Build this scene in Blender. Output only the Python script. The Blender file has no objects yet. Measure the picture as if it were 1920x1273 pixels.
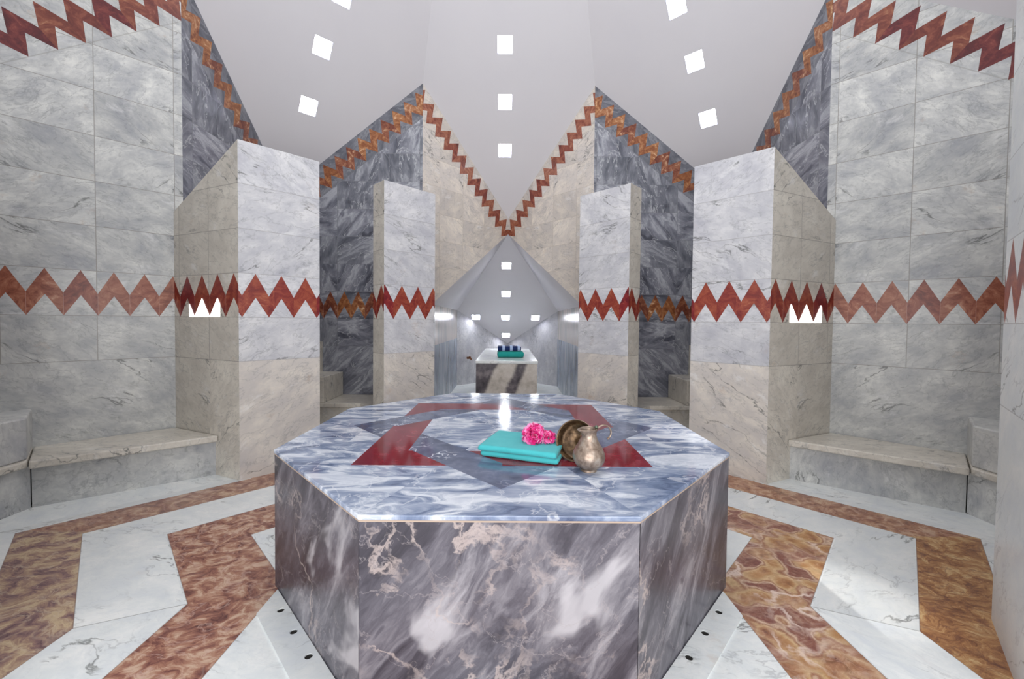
import bpy, bmesh, math, random
from mathutils import Vector, Matrix, noise

random.seed(7)
scene = bpy.context.scene
C = scene.collection

# ------------------------------------------------------------------ camera
CX, CD, CZ, PITCH, ROLL, YAW, FPX, SY = (0.0187, 2.0898, 1.1323, 0.0254, 0.0102, 0.0088, 752.47, -14.57)
cam_data = bpy.data.cameras.new('camera')
cam_data.sensor_fit = 'HORIZONTAL'
cam_data.sensor_width = 36.0
cam_data.lens = FPX * 36.0 / 1920.0
cam_data.shift_y = SY / 1920.0
cam_data.clip_start = 0.05
cam = bpy.data.objects.new('camera', cam_data)
C.objects.link(cam)
fwd = Vector((math.sin(YAW) * math.cos(PITCH), math.cos(YAW) * math.cos(PITCH), -math.sin(PITCH)))
rgt = Vector((math.cos(YAW), -math.sin(YAW), 0))
up = rgt.cross(fwd)
r2 = rgt * math.cos(ROLL) + up * math.sin(ROLL)
u2 = up * math.cos(ROLL) - rgt * math.sin(ROLL)
M = Matrix((r2, u2, -fwd)).transposed().to_4x4()
M.translation = (CX, -CD, CZ)
cam.matrix_world = M
scene.camera = cam

# ------------------------------------------------------------------ light
world = bpy.data.worlds.new('world')
scene.world = world
world.use_nodes = True
world.node_tree.nodes['Background'].inputs[0].default_value = (0.93, 0.96, 1.0, 1)
world.node_tree.nodes['Background'].inputs[1].default_value = 1.0


def area(name, loc, target, size, power, color):
    l = bpy.data.lights.new(name, 'AREA')
    l.shape = 'SQUARE'
    l.size = size
    l.energy = power
    l.color = color
    o = bpy.data.objects.new(name, l)
    o.location = loc
    o.rotation_euler = (Vector(target) - Vector(loc)).to_track_quat('-Z', 'Y').to_euler()
    C.objects.link(o)
    return o


area('dome_daylight', (0, 0.0, 6.0), (0, 0.3, 0), 1.2, 70, (1.0, 0.98, 0.96))
area('ceiling_fill_light', (0, -3.5, 1.5), (0, 2.0, 3.6), 2.6, 105, (1.0, 0.985, 0.98))  # unseen fill added behind the camera to brighten the ceiling
sun = bpy.data.lights.new('skylight_sunbeam', 'SPOT')
sun.energy = 620
sun.spot_size = math.radians(6.5)
sun.spot_blend = 0.9
sun.shadow_soft_size = 0.05
sun.color = (1.0, 0.96, 0.90)
sun_o = bpy.data.objects.new('skylight_sunbeam', sun)
sun_o.location = (-1.503, 1.60, 3.85)
sun_o.rotation_euler = (Vector((1.42, -0.42, 0)) - sun_o.location).to_track_quat('-Z', 'Y').to_euler()
C.objects.link(sun_o)
scene.view_settings.view_transform = 'Standard'
scene.view_settings.look = 'None'
scene.view_settings.gamma = 1.0
scene.view_settings.use_curve_mapping = False
scene.view_settings.exposure = 0.0


# ------------------------------------------------------------------ node helper
def lin(r, g, b):
    f = lambda c: ((c / 255) / 12.92) if c / 255 <= 0.04045 else (((c / 255) + 0.055) / 1.055) ** 2.4
    return (f(r), f(g), f(b), 1.0)


class G:
    def __init__(s, name):
        s.m = bpy.data.materials.new(name)
        s.m.use_nodes = True
        s.nt = s.m.node_tree
        s.b = s.nt.nodes['Principled BSDF']

    def new(s, t, **k):
        n = s.nt.nodes.new(t)
        for a, v in k.items():
            setattr(n, a, v)
        return n

    def put(s, sock, v):
        if v is None:
            return
        if hasattr(v, 'is_linked') or hasattr(v, 'links'):
            s.nt.links.new(v, sock)
        else:
            sock.default_value = v

    def f(s, op, a, b=None, c=None, clamp=False):
        n = s.new('ShaderNodeMath', operation=op, use_clamp=clamp)
        for i, v in enumerate((a, b, c)):
            s.put(n.inputs[i], v)
        return n.outputs[0]

    def v(s, op, a, b=None, sc=None):
        n = s.new('ShaderNodeVectorMath', operation=op)
        s.put(n.inputs[0], a)
        s.put(n.inputs[1], b)
        if sc is not None:
            s.put(n.inputs['Scale'], sc)
        return n.outputs[1] if op in ('LENGTH', 'DOT_PRODUCT', 'DISTANCE') else n.outputs[0]

    def spin(s, vec, ang):
        n = s.new('ShaderNodeVectorRotate', rotation_type='Z_AXIS')
        s.put(n.inputs['Vector'], vec)
        s.put(n.inputs['Angle'], ang)
        return n.outputs[0]

    def xyz(s, x, y, z=0.0):
        n = s.new('ShaderNodeCombineXYZ')
        for i, q in enumerate((x, y, z)):
            s.put(n.inputs[i], q)
        return n.outputs[0]

    def sep(s, vec):
        n = s.new('ShaderNodeSeparateXYZ')
        s.put(n.inputs[0], vec)
        return n.outputs[0], n.outputs[1], n.outputs[2]

    def uv(s, name='UVMap'):
        n = s.new('ShaderNodeUVMap', uv_map=name)
        return n.outputs[0]

    def obj(s):
        return s.new('ShaderNodeTexCoord').outputs['Object']

    def noise(s, vec, scale, detail=4, rough=0.55, dist=0.0, color=False):
        n = s.new('ShaderNodeTexNoise')
        s.put(n.inputs['Vector'], vec)
        n.inputs['Scale'].default_value = scale
        n.inputs['Detail'].default_value = detail
        n.inputs['Roughness'].default_value = rough
        n.inputs['Distortion'].default_value = dist
        return n.outputs['Color' if color else 'Fac']

    def white(s, vec):
        n = s.new('ShaderNodeTexWhiteNoise', noise_dimensions='3D')
        s.put(n.inputs['Vector'], vec)
        return n.outputs['Value'], n.outputs['Color']

    def voro(s, vec, scale, feature='F1', rnd=1.0):
        n = s.new('ShaderNodeTexVoronoi', feature=feature)
        s.put(n.inputs['Vector'], vec)
        n.inputs['Scale'].default_value = scale
        n.inputs['Randomness'].default_value = rnd
        return n

    def ramp(s, fac, stops):
        n = s.new('ShaderNodeValToRGB')
        e = n.color_ramp.elements
        while len(e) < len(stops):
            e.new(0.5)
        for el, (p, c) in zip(e, stops):
            el.position = p
            el.color = c if len(c) == 4 else (*c, 1)
        s.put(n.inputs[0], fac)
        return n.outputs[0]

    def mix(s, fac, a, b, blend='MIX'):
        n = s.new('ShaderNodeMix', data_type='RGBA', blend_type=blend)
        s.put(n.inputs[0], fac)
        s.put(n.inputs[6], a)
        s.put(n.inputs[7], b)
        return n.outputs[2]

    def smooth(s, x, lo, hi):
        n = s.new('ShaderNodeMapRange', interpolation_type='SMOOTHSTEP')
        s.put(n.inputs[0], x)
        n.inputs[1].default_value = lo
        n.inputs[2].default_value = hi
        return n.outputs[0]

    def rot(s, vec, ang, scale=(1, 1, 1)):
        n = s.new('ShaderNodeMapping')
        s.put(n.inputs[0], vec)
        n.inputs['Rotation'].default_value = (0, 0, ang)
        n.inputs['Scale'].default_value = scale
        return n.outputs[0]

    def warp(s, vec, scale, amt, detail=3):
        c = s.noise(vec, scale, detail, color=True)
        return s.v('ADD', vec, s.v('SCALE', s.v('SUBTRACT', c, (0.5, 0.5, 0.5)), None, amt))

    def vein(s, vec, scale, width, detail=4, dist=0.0):
        n = s.noise(vec, scale, detail, 0.55, dist)
        d = s.f('ABSOLUTE', s.f('SUBTRACT', n, 0.5))
        return s.f('SUBTRACT', 1.0, s.smooth(d, 0.0, width))

    def out(s, col, rough=0.35, bump=None, spec=0.5, metallic=0.0, bstr=0.2, bdist=0.002):
        s.put(s.b.inputs['Base Color'], col)
        s.put(s.b.inputs['Roughness'], rough)
        s.put(s.b.inputs['Metallic'], metallic)
        s.b.inputs['Specular IOR Level'].default_value = spec
        if bump is not None:
            n = s.new('ShaderNodeBump')
            n.inputs['Strength'].default_value = bstr
            n.inputs['Distance'].default_value = bdist
            s.put(n.inputs['Height'], bump)
            s.nt.links.new(n.outputs[0], s.b.inputs['Normal'])
        return s.m


# block layout: returns shifted pattern vector, random value, joint mask
Z0, DZ = 0.835, 0.308


def blocks(g, u, v, w, u0=0.0, stagger=0.0, bottom=True, jw=0.0022):
    r = g.f('FLOOR', g.f('DIVIDE', g.f('SUBTRACT', v, Z0), DZ))
    if bottom:
        r = g.f('MAXIMUM', r, -1.0)
    uu = g.f('ADD', g.f('DIVIDE', g.f('SUBTRACT', u, u0), w), g.f('MULTIPLY', g.f('MODULO', g.f('ADD', r, 10.0), 2.0), stagger))
    c = g.f('FLOOR', uu)
    low = g.f('GREATER_THAN', r, -0.5) if bottom else 1.0
    c = g.f('MULTIPLY', c, low)
    rv, rc = g.white(g.xyz(c, r, 3.3))
    fu = g.f('MULTIPLY', g.f('ABSOLUTE', g.f('SUBTRACT', uu, g.f('ROUND', uu))), w)
    fv0 = g.f('DIVIDE', g.f('SUBTRACT', v, Z0), DZ)
    fv = g.f('MULTIPLY', g.f('ABSOLUTE', g.f('SUBTRACT', fv0, g.f('ROUND', fv0))), DZ)
    ju = g.f('MULTIPLY', g.f('LESS_THAN', fu, jw), low)
    jv = g.f('LESS_THAN', fv, jw)
    if bottom:
        jv = g.f('MULTIPLY', jv, g.f('GREATER_THAN', v, Z0 - 0.05))
    joint = g.f('MAXIMUM', ju, jv)
    vec = g.v('ADD', g.xyz(u, v, 0.0), g.v('SCALE', rc, None, 13.0))
    return vec, rv, rc, joint


def zig(g, u, t, period, phase):
    # t: 0 at the bottom of the band, 1 at its top; returns mask and piece id
    uu = g.f('SUBTRACT', u, phase)
    p = g.f('DIVIDE', g.f('PINGPONG', uu, period / 2), period / 2)      # 0 valley, 1 peak
    lo = g.f('MULTIPLY', p, 0.45)
    hi = g.f('ADD', g.f('MULTIPLY', p, 0.51), 0.49)
    inside = g.f('MULTIPLY', g.f('GREATER_THAN', t, lo), g.f('LESS_THAN', t, hi))
    pid = g.f('FLOOR', g.f('DIVIDE', uu, period))
    return inside, pid


def red_stone(g, vec, tone, pid=None):
    vec = g.warp(vec, 6.0, 0.10)
    n = g.noise(vec, 11.0, 7, 0.7, 1.2)
    a = {'red': ([(0.25, lin(70, 14, 24)), (0.47, lin(110, 22, 32)), (0.6, lin(134, 40, 40)), (0.76, lin(176, 104, 88))],
                 [(0.25, lin(92, 26, 28)), (0.45, lin(130, 48, 38)), (0.6, lin(156, 78, 54)), (0.76, lin(194, 138, 108))]),
         'brown': ([(0.28, lin(76, 32, 28)), (0.46, lin(122, 58, 48)), (0.6, lin(152, 88, 68)), (0.75, lin(196, 150, 126))],
                   [(0.28, lin(96, 44, 34)), (0.46, lin(140, 80, 60)), (0.6, lin(168, 110, 86)), (0.75, lin(204, 164, 140))]),
         'dark': ([(0.3, lin(74, 34, 30)), (0.46, lin(118, 62, 46)), (0.58, lin(152, 98, 72)), (0.68, lin(206, 172, 140))],
                  [(0.3, lin(92, 48, 34)), (0.46, lin(142, 86, 52)), (0.58, lin(174, 120, 78)), (0.7, lin(222, 190, 158))]),
         'deep': ([(0.25, lin(56, 14, 22)), (0.48, lin(92, 26, 32)), (0.64, lin(122, 50, 46)), (0.8, lin(164, 110, 92))],
                  [(0.25, lin(78, 28, 24)), (0.48, lin(114, 52, 40)), (0.62, lin(142, 82, 60)), (0.76, lin(180, 136, 104))])}[tone]
    c = g.ramp(n, a[0])
    if pid is not None:
        rv, _ = g.white(g.xyz(pid, 4.4, 1.0))
        c = g.mix(g.smooth(g.f('ADD', g.f('MULTIPLY', rv, 0.75), g.f('MULTIPLY', g.noise(vec, 4.0, 3), 0.25)), 0.35, 0.75), c, g.ramp(n, a[1]))
    return c


def white_stone(g, vec, rv, rc, tint='grey', stain=0.5):
    pal = {'grey': (lin(192, 193, 192), lin(220, 220, 216), lin(160, 162, 168)),
           'white': (lin(198, 198, 202), lin(218, 217, 218), lin(176, 176, 184)),
           'cream': (lin(206, 198, 190), lin(226, 217, 204), lin(196, 190, 186)),
           'beige': (lin(210, 204, 194), lin(224, 219, 208), lin(190, 184, 174)),
           'floor': (lin(222, 226, 226), lin(236, 237, 235), lin(210, 215, 220))}[tint]
    w = g.warp(g.spin(vec, g.f('SUBTRACT', g.f('MULTIPLY', rv, 1.6), 0.8)), 2.5, 0.16, 6)
    big = g.noise(g.rot(w, 0.6, (1.0, 1.5, 1.0)), 4.2, 8, 0.66, 0.25)
    col = g.ramp(big, [(0.3, pal[2]), (0.48, pal[0]), (0.66, pal[1])])
    br = g.f('ADD', 0.90, g.f('MULTIPLY', rv, 0.16))
    col = g.mix(1.0, col, g.xyz(br, br, br), 'MULTIPLY')
    mo = g.smooth(g.noise(g.rot(w, -0.5, (1.0, 1.7, 1.0)), 17.0, 7, 0.75, 0.6), 0.42, 0.62)
    col = g.mix(g.f('MULTIPLY', mo, 0.35), col, pal[2])
    fl_ = g.f('MULTIPLY', g.vein(g.rot(w, 1.2, (0.8, 1.9, 1)), 8.0, 0.02, 6), 0.06 if tint == 'floor' else 0.3)
    col = g.mix(fl_, col, lin(118, 120, 122))
    mask = g.smooth(g.noise(vec, 3.0, 3), 0.50, 0.62)
    v1 = g.f('MULTIPLY', g.vein(g.rot(w, 0.9, (0.55, 2.4, 1.0)), 2.0, 0.012, 7), mask)
    col = g.mix(g.f('MULTIPLY', v1, 0.75), col, lin(84, 86, 84))
    mask2 = g.smooth(g.noise(g.v('ADD', vec, (3, 7, 1)), 3.5, 3), 0.45, 0.62)
    v2 = g.f('MULTIPLY', g.vein(g.rot(w, -0.7, (0.7, 2.0, 1)), 3.6, 0.016, 6), mask2)
    col = g.mix(g.f('MULTIPLY', v2, 0.38), col, lin(128, 130, 134))
    cl = g.smooth(g.noise(g.rot(w, 0.3, (1, 1.8, 1)), 5.0, 6, 0.7), 0.56, 0.7)
    col = g.mix(g.f('MULTIPLY', cl, 0.45), col, lin(228, 228, 228))
    st = g.f('MULTIPLY', g.smooth(g.noise(vec, 3.7, 6, 0.7), 0.61, 0.76), stain)
    col = g.mix(st, col, lin(168, 128, 90))
    return col


def dark_stone(g, vec, rv, rc):
    n = g.sep(rc)
    w = g.warp(g.v('MULTIPLY', g.spin(vec, g.f('MULTIPLY', rv, 5.0)), (1.0, 2.6, 1.0)), 1.8, 0.55, 4)
    s1 = g.noise(w, 2.6, 8, 0.62, 0.5)
    col = g.ramp(s1, [(0.3, lin(60, 62, 74)), (0.43, lin(104, 106, 118)), (0.52, lin(138, 140, 150)), (0.6, lin(176, 178, 186)), (0.7, lin(112, 114, 126))])
    col = g.mix(g.f('MULTIPLY', rv, 0.35), col, lin(84, 88, 94))
    v = g.f('MULTIPLY', g.vein(w, 2.0, 0.012, 5), 0.6)
    return g.mix(v, col, lin(196, 198, 202))


def wall_material(name, stone='grey', band='brown', period=0.16, phase=0.0, slant=False, speriod=0.16, sphase=0.0, sband=None,
                  w=0.42, u0=0.05, rough=0.3, stain=0.5, bottom=True, band_on=True, sh=0.31, stagger=0.0):
    g = G(name)
    u, v, _ = g.sep(g.uv())
    vec, rv, rc, joint = blocks(g, u, v, w, u0, stagger, bottom)
    col = dark_stone(g, vec, rv, rc) if stone == 'dark' else white_stone(g, vec, rv, rc, stone, stain)
    under = lin(82, 84, 92) if stone == 'dark' else None
    jc = {'dark': lin(120, 122, 128), 'cream': lin(184, 174, 162)}.get(stone, lin(138, 134, 128))
    col = g.mix(g.f('MULTIPLY', joint, 0.75), col, jc)
    if band_on:
        t = g.f('DIVIDE', g.f('SUBTRACT', v, 1.143), 0.308)
        m, pid = zig(g, u, t, period, phase)
        m = g.f('MULTIPLY', m, g.f('MULTIPLY', g.f('GREATER_THAN', t, 0.0), g.f('LESS_THAN', t, 1.0)))
        rvec = g.v('ADD', g.xyz(u, v, 0), g.xyz(0, 0, g.f('MULTIPLY', pid, 3.7)))
        rcol = red_stone(g, rvec, band, pid)
        col = g.mix(m, col, rcol)
        if period > 0:
            pu = g.f('DIVIDE', g.f('SUBTRACT', u, phase), period)
            seam = g.f('LESS_THAN', g.f('ABSOLUTE', g.f('SUBTRACT', pu, g.f('ROUND', pu))), 0.008)
            col = g.mix(g.f('MULTIPLY', g.f('MULTIPLY', seam, m), 0.5), col, lin(190, 150, 140))
    if slant:
        u_, t2, _ = g.sep(g.uv('Slant'))
        t2 = g.f('DIVIDE', g.f('ADD', t2, 0.291), 0.265)
        m, pid = zig(g, u_, t2, speriod, sphase)
        rvec = g.v('ADD', g.xyz(u, v, 5.0), g.xyz(0, 0, g.f('MULTIPLY', pid, 3.7)))
        if stone == 'dark':
            flat = g.mix(0.55, dark_stone(g, g.v('ADD', vec, (4, 2, 1)), rv, rc), under)
            col = g.mix(g.f('GREATER_THAN', t2, -0.02), col, flat)
        col = g.mix(m, col, red_stone(g, rvec, sband or band, pid))
        edge = g.f('MULTIPLY', g.f('LESS_THAN', g.f('ABSOLUTE', t2), 0.012), 0.4)
        col = g.mix(edge, col, jc)
    return g.out(col, rough, g.f('SUBTRACT', 1.0, joint), bstr=0.35)


def simple_stone(name, tint='white', rough=0.3, scale=1.0, stain=0.4, dark=False):
    g = G(name)
    u = g.v('SCALE', g.obj(), None, scale)
    ob = g.new('ShaderNodeObjectInfo').outputs['Random']
    vec = g.v('ADD', u, g.xyz(g.f('MULTIPLY', ob, 17.0), 0, g.f('MULTIPLY', ob, 9.0)))
    if dark:
        col = dark_stone(g, vec, ob, g.xyz(ob, ob, ob))
    else:
        col = white_stone(g, vec, ob, None, tint, stain)
    return g.out(col, rough)


def plain(name, col, rough=0.5, metallic=0.0, spec=0.5):
    g = G(name)
    n = g.noise(g.obj(), 6.0, 3)
    c2 = tuple(min(1, x * 0.93) for x in col[:3]) + (1,)
    return g.out(g.mix(n, col, c2), rough, None, spec, metallic)


def emitter(name, col, strength):
    g = G(name)
    g.put(g.b.inputs['Base Color'], (0.9, 0.9, 0.9, 1))
    g.put(g.b.inputs['Emission Color'], col)
    g.b.inputs['Emission Strength'].default_value = strength
    return g.m


# ------------------------------------------------------------------ mesh helper
class MB:
    def __init__(s):
        s.v, s.f, s.mi, s.uv, s.sl = [], [], [], [], []

    def face(s, pts, mat=0, uv=None, slant=None, uo=0.0, origin=None):
        pts = [Vector(p) for p in pts]
        n = Vector((0, 0, 0))
        for i in range(len(pts)):
            n += pts[i].cross(pts[(i + 1) % len(pts)])
        n.normalize()
        if uv is None:
            if abs(n.z) > 0.75:
                uv = [(p.x, p.y) for p in pts]
            else:
                h = Vector((n.y, -n.x, 0)).normalized()
                o = Vector(origin) if origin else pts[0]
                uv = [(abs((p - o).dot(h)) + uo, p.z) for p in pts]
        b = len(s.v)
        s.v += pts
        s.f.append(list(range(b, b + len(pts))))
        s.mi.append(mat)
        s.uv.append(uv)
        s.sl.append(slant or [(0.0, -9.0)] * len(pts))
        return s

    def prism(s, base, z0, z1, mat=0, top=None, origin=None):
        # base: ccw xy; z1 scalar or list of heights
        n = len(base)
        zt = z1 if isinstance(z1, (list, tuple)) else [z1] * n
        zb = z0 if isinstance(z0, (list, tuple)) else [z0] * n
        s.face([(x, y, h) for (x, y), h in zip(base, zt)], mat if top is None else top)
        s.face([(x, y, h) for (x, y), h in reversed(list(zip(base, zb)))], mat)
        for i in range(n):
            j = (i + 1) % n
            a, b = base[i], base[j]
            s.face([(*a, zb[i]), (*b, zb[j]), (*b, zt[j]), (*a, zt[i])], mat)
        return s

    def box(s, lo, hi, mat=0):
        return s.prism([(lo[0], lo[1]), (hi[0], lo[1]), (hi[0], hi[1]), (lo[0], hi[1])], lo[2], hi[2], mat)

    def build(s, name, mats, parent=None, loc=(0, 0, 0), bevel=0.0, merge=True, smooth=False):
        me = bpy.data.meshes.new(name)
        L = Vector(loc)
        me.from_pydata([p - L for p in s.v], [], s.f)
        for p, m in zip(me.polygons, s.mi):
            p.material_index = m
        a = me.uv_layers.new(name='UVMap')
        b = me.uv_layers.new(name='Slant')
        k = 0
        for uv, sl in zip(s.uv, s.sl):
            for q, w in zip(uv, sl):
                a.data[k].uv = q
                b.data[k].uv = w
                k += 1
        if merge:
            bm = bmesh.new()
            bm.from_mesh(me)
            bmesh.ops.remove_doubles(bm, verts=bm.verts, dist=0.00005)
            bmesh.ops.recalc_face_normals(bm, faces=bm.faces)
            bm.to_mesh(me)
            bm.free()
        for m in (mats if isinstance(mats, (list, tuple)) else [mats]):
            me.materials.append(m)
        o = bpy.data.objects.new(name, me)
        o.location = L
        C.objects.link(o)
        if parent:
            o.parent = parent
            o.location = L - Vector(parent.location)
        if bevel:
            md = o.modifiers.new('bevel', 'BEVEL')
            md.width = bevel
            md.segments = 2
            md.limit_method = 'ANGLE'
            md.angle_limit = 0.6
        if smooth:
            for p in me.polygons:
                p.use_smooth = True
        return o


def tag(o, label=None, cat=None, group=None, kind=None):
    for k, v in (('label', label), ('category', cat), ('group', group), ('kind', kind)):
        if v:
            o[k] = v
    return o


def structure(o):
    o['kind'] = 'structure'
    return o


def empty(name, loc, label, cat, group=None, rz=0.0):
    o = bpy.data.objects.new(name, None)
    o.location = loc
    o.rotation_euler = (0, 0, rz)
    o.empty_display_size = 0.1
    C.objects.link(o)
    bpy.context.view_layer.update()
    return tag(o, label, cat, group)


def from_bm(name, bm, mat, parent=None, smooth=True, matrix=None):
    me = bpy.data.meshes.new(name)
    bm.to_mesh(me)
    bm.free()
    for m in (mat if isinstance(mat, (list, tuple)) else [mat]):
        me.materials.append(m)
    for p in me.polygons:
        p.use_smooth = smooth
    o = bpy.data.objects.new(name, me)
    C.objects.link(o)
    if parent:
        o.parent = parent
    if matrix is not None:
        o.matrix_basis = matrix
    return o


def lathe(profile, seg=48):
    bm = bmesh.new()
    rings = []
    for r, z in profile:
        if r < 1e-6:
            rings.append([bm.verts.new((0, 0, z))])
        else:
            rings.append([bm.verts.new((r * math.cos(2 * math.pi * i / seg), r * math.sin(2 * math.pi * i / seg), z)) for i in range(seg)])
    for a, b in zip(rings, rings[1:]):
        for i in range(seg):
            j = (i + 1) % seg
            if len(a) == 1 and len(b) == 1:
                continue
            if len(a) == 1:
                bm.faces.new((a[0], b[j], b[i]))
            elif len(b) == 1:
                bm.faces.new((a[i], a[j], b[0]))
            else:
                bm.faces.new((a[i], a[j], b[j], b[i]))
    bmesh.ops.recalc_face_normals(bm, faces=bm.faces)
    return bm


def tube(points, radii, seg=12, flat=1.0):
    pts = [Vector(p) for p in points]
    # catmull-rom refine
    P = []
    R = []
    for i in range(len(pts) - 1):
        p0 = pts[max(i - 1, 0)]
        p1, p2 = pts[i], pts[i + 1]
        p3 = pts[min(i + 2, len(pts) - 1)]
        for k in range(6):
            t = k / 6
            P.append(0.5 * ((2 * p1) + (p2 - p0) * t + (2 * p0 - 5 * p1 + 4 * p2 - p3) * t * t + (3 * p1 - p0 - 3 * p2 + p3) * t ** 3))
            R.append(radii[i] * (1 - t) + radii[i + 1] * t)
    P.append(pts[-1])
    R.append(radii[-1])
    bm = bmesh.new()
    rings = []
    side = None
    for i, p in enumerate(P):
        d = (P[min(i + 1, len(P) - 1)] - P[max(i - 1, 0)]).normalized()
        if side is None:
            side = d.cross(Vector((0, 1, 0.01))).normalized()
        side = (side - d * side.dot(d)).normalized()
        o = d.cross(side)
        rings.append([bm.verts.new(p + (side * math.cos(a) + o * math.sin(a) * flat) * R[i]) for a in [2 * math.pi * k / seg for k in range(seg)]])
    for a, b in zip(rings, rings[1:]):
        for i in range(seg):
            j = (i + 1) % seg
            bm.faces.new((a[i], a[j], b[j], b[i]))
    bm.faces.new(rings[0])
    bm.faces.new(list(reversed(rings[-1])))
    bmesh.ops.recalc_face_normals(bm, faces=bm.faces)
    return bm


def cut(o, boxes):
    # boxes: list of objects used as cutters, then deleted
    for c in boxes:
        md = o.modifiers.new('cut', 'BOOLEAN')
        md.operation = 'DIFFERENCE'
        md.solver = 'EXACT'
        md.object = c
    bpy.context.view_layer.update()
    dg = bpy.context.evaluated_depsgraph_get()
    me = bpy.data.meshes.new_from_object(o.evaluated_get(dg))
    o.modifiers.clear()
    o.data = me
    for c in boxes:
        bpy.data.objects.remove(c)


# ------------------------------------------------------------------ key points of the star plan
A, B, CC, D = (0.706, 1.847), (1.083, 1.468), (1.468, 1.083), (1.85, 0.706)
P = (0.96, 2.45)          # reflex corner between back bay and diagonal bay
Q = (2.50, 1.05)          # reflex corner between diagonal bay and side bay
VD = (2.50, 2.45)         # tip of diagonal bay
VB = (0.0, 3.50)          # tip of back bay
VS = (3.55, 0.0)          # tip of side bay
ZP, ZV, APEX = 3.77, 2.55, 6.62
TH = 0.12

# ------------------------------------------------------------------ materials
M_plaster = G('white_plaster')
_n = M_plaster.noise(M_plaster.obj(), 2.0, 3)
M_plaster = M_plaster.out(M_plaster.mix(_n, lin(222, 220, 223), lin(216, 214, 219)), 0.7, spec=0.2)

M_wl = wall_material('grey_marble_wall', 'grey', 'brown', 0.16, 0.065 - 0.08, True, 0.163, 0.073, 'deep', 0.42, 0.05)
M_wd = wall_material('dark_marble_wall', 'dark', 'dark', 0.125, 0.02, True, 0.163, 0.04, 'dark', 0.46, 0.1, rough=0.28)
M_wc = wall_material('cream_marble_wall', 'cream', 'brown', 0.16, 0.0, True, 0.163, 0.146, 'brown', 0.36, 0.24, band_on=False, stain=0.3)
M_wdb = wall_material('dark_marble_wall_back', 'dark', 'dark', 0.155, 0.02, True, 0.163, 0.05, 'dark', 0.46, 0.03, rough=0.28)

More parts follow.
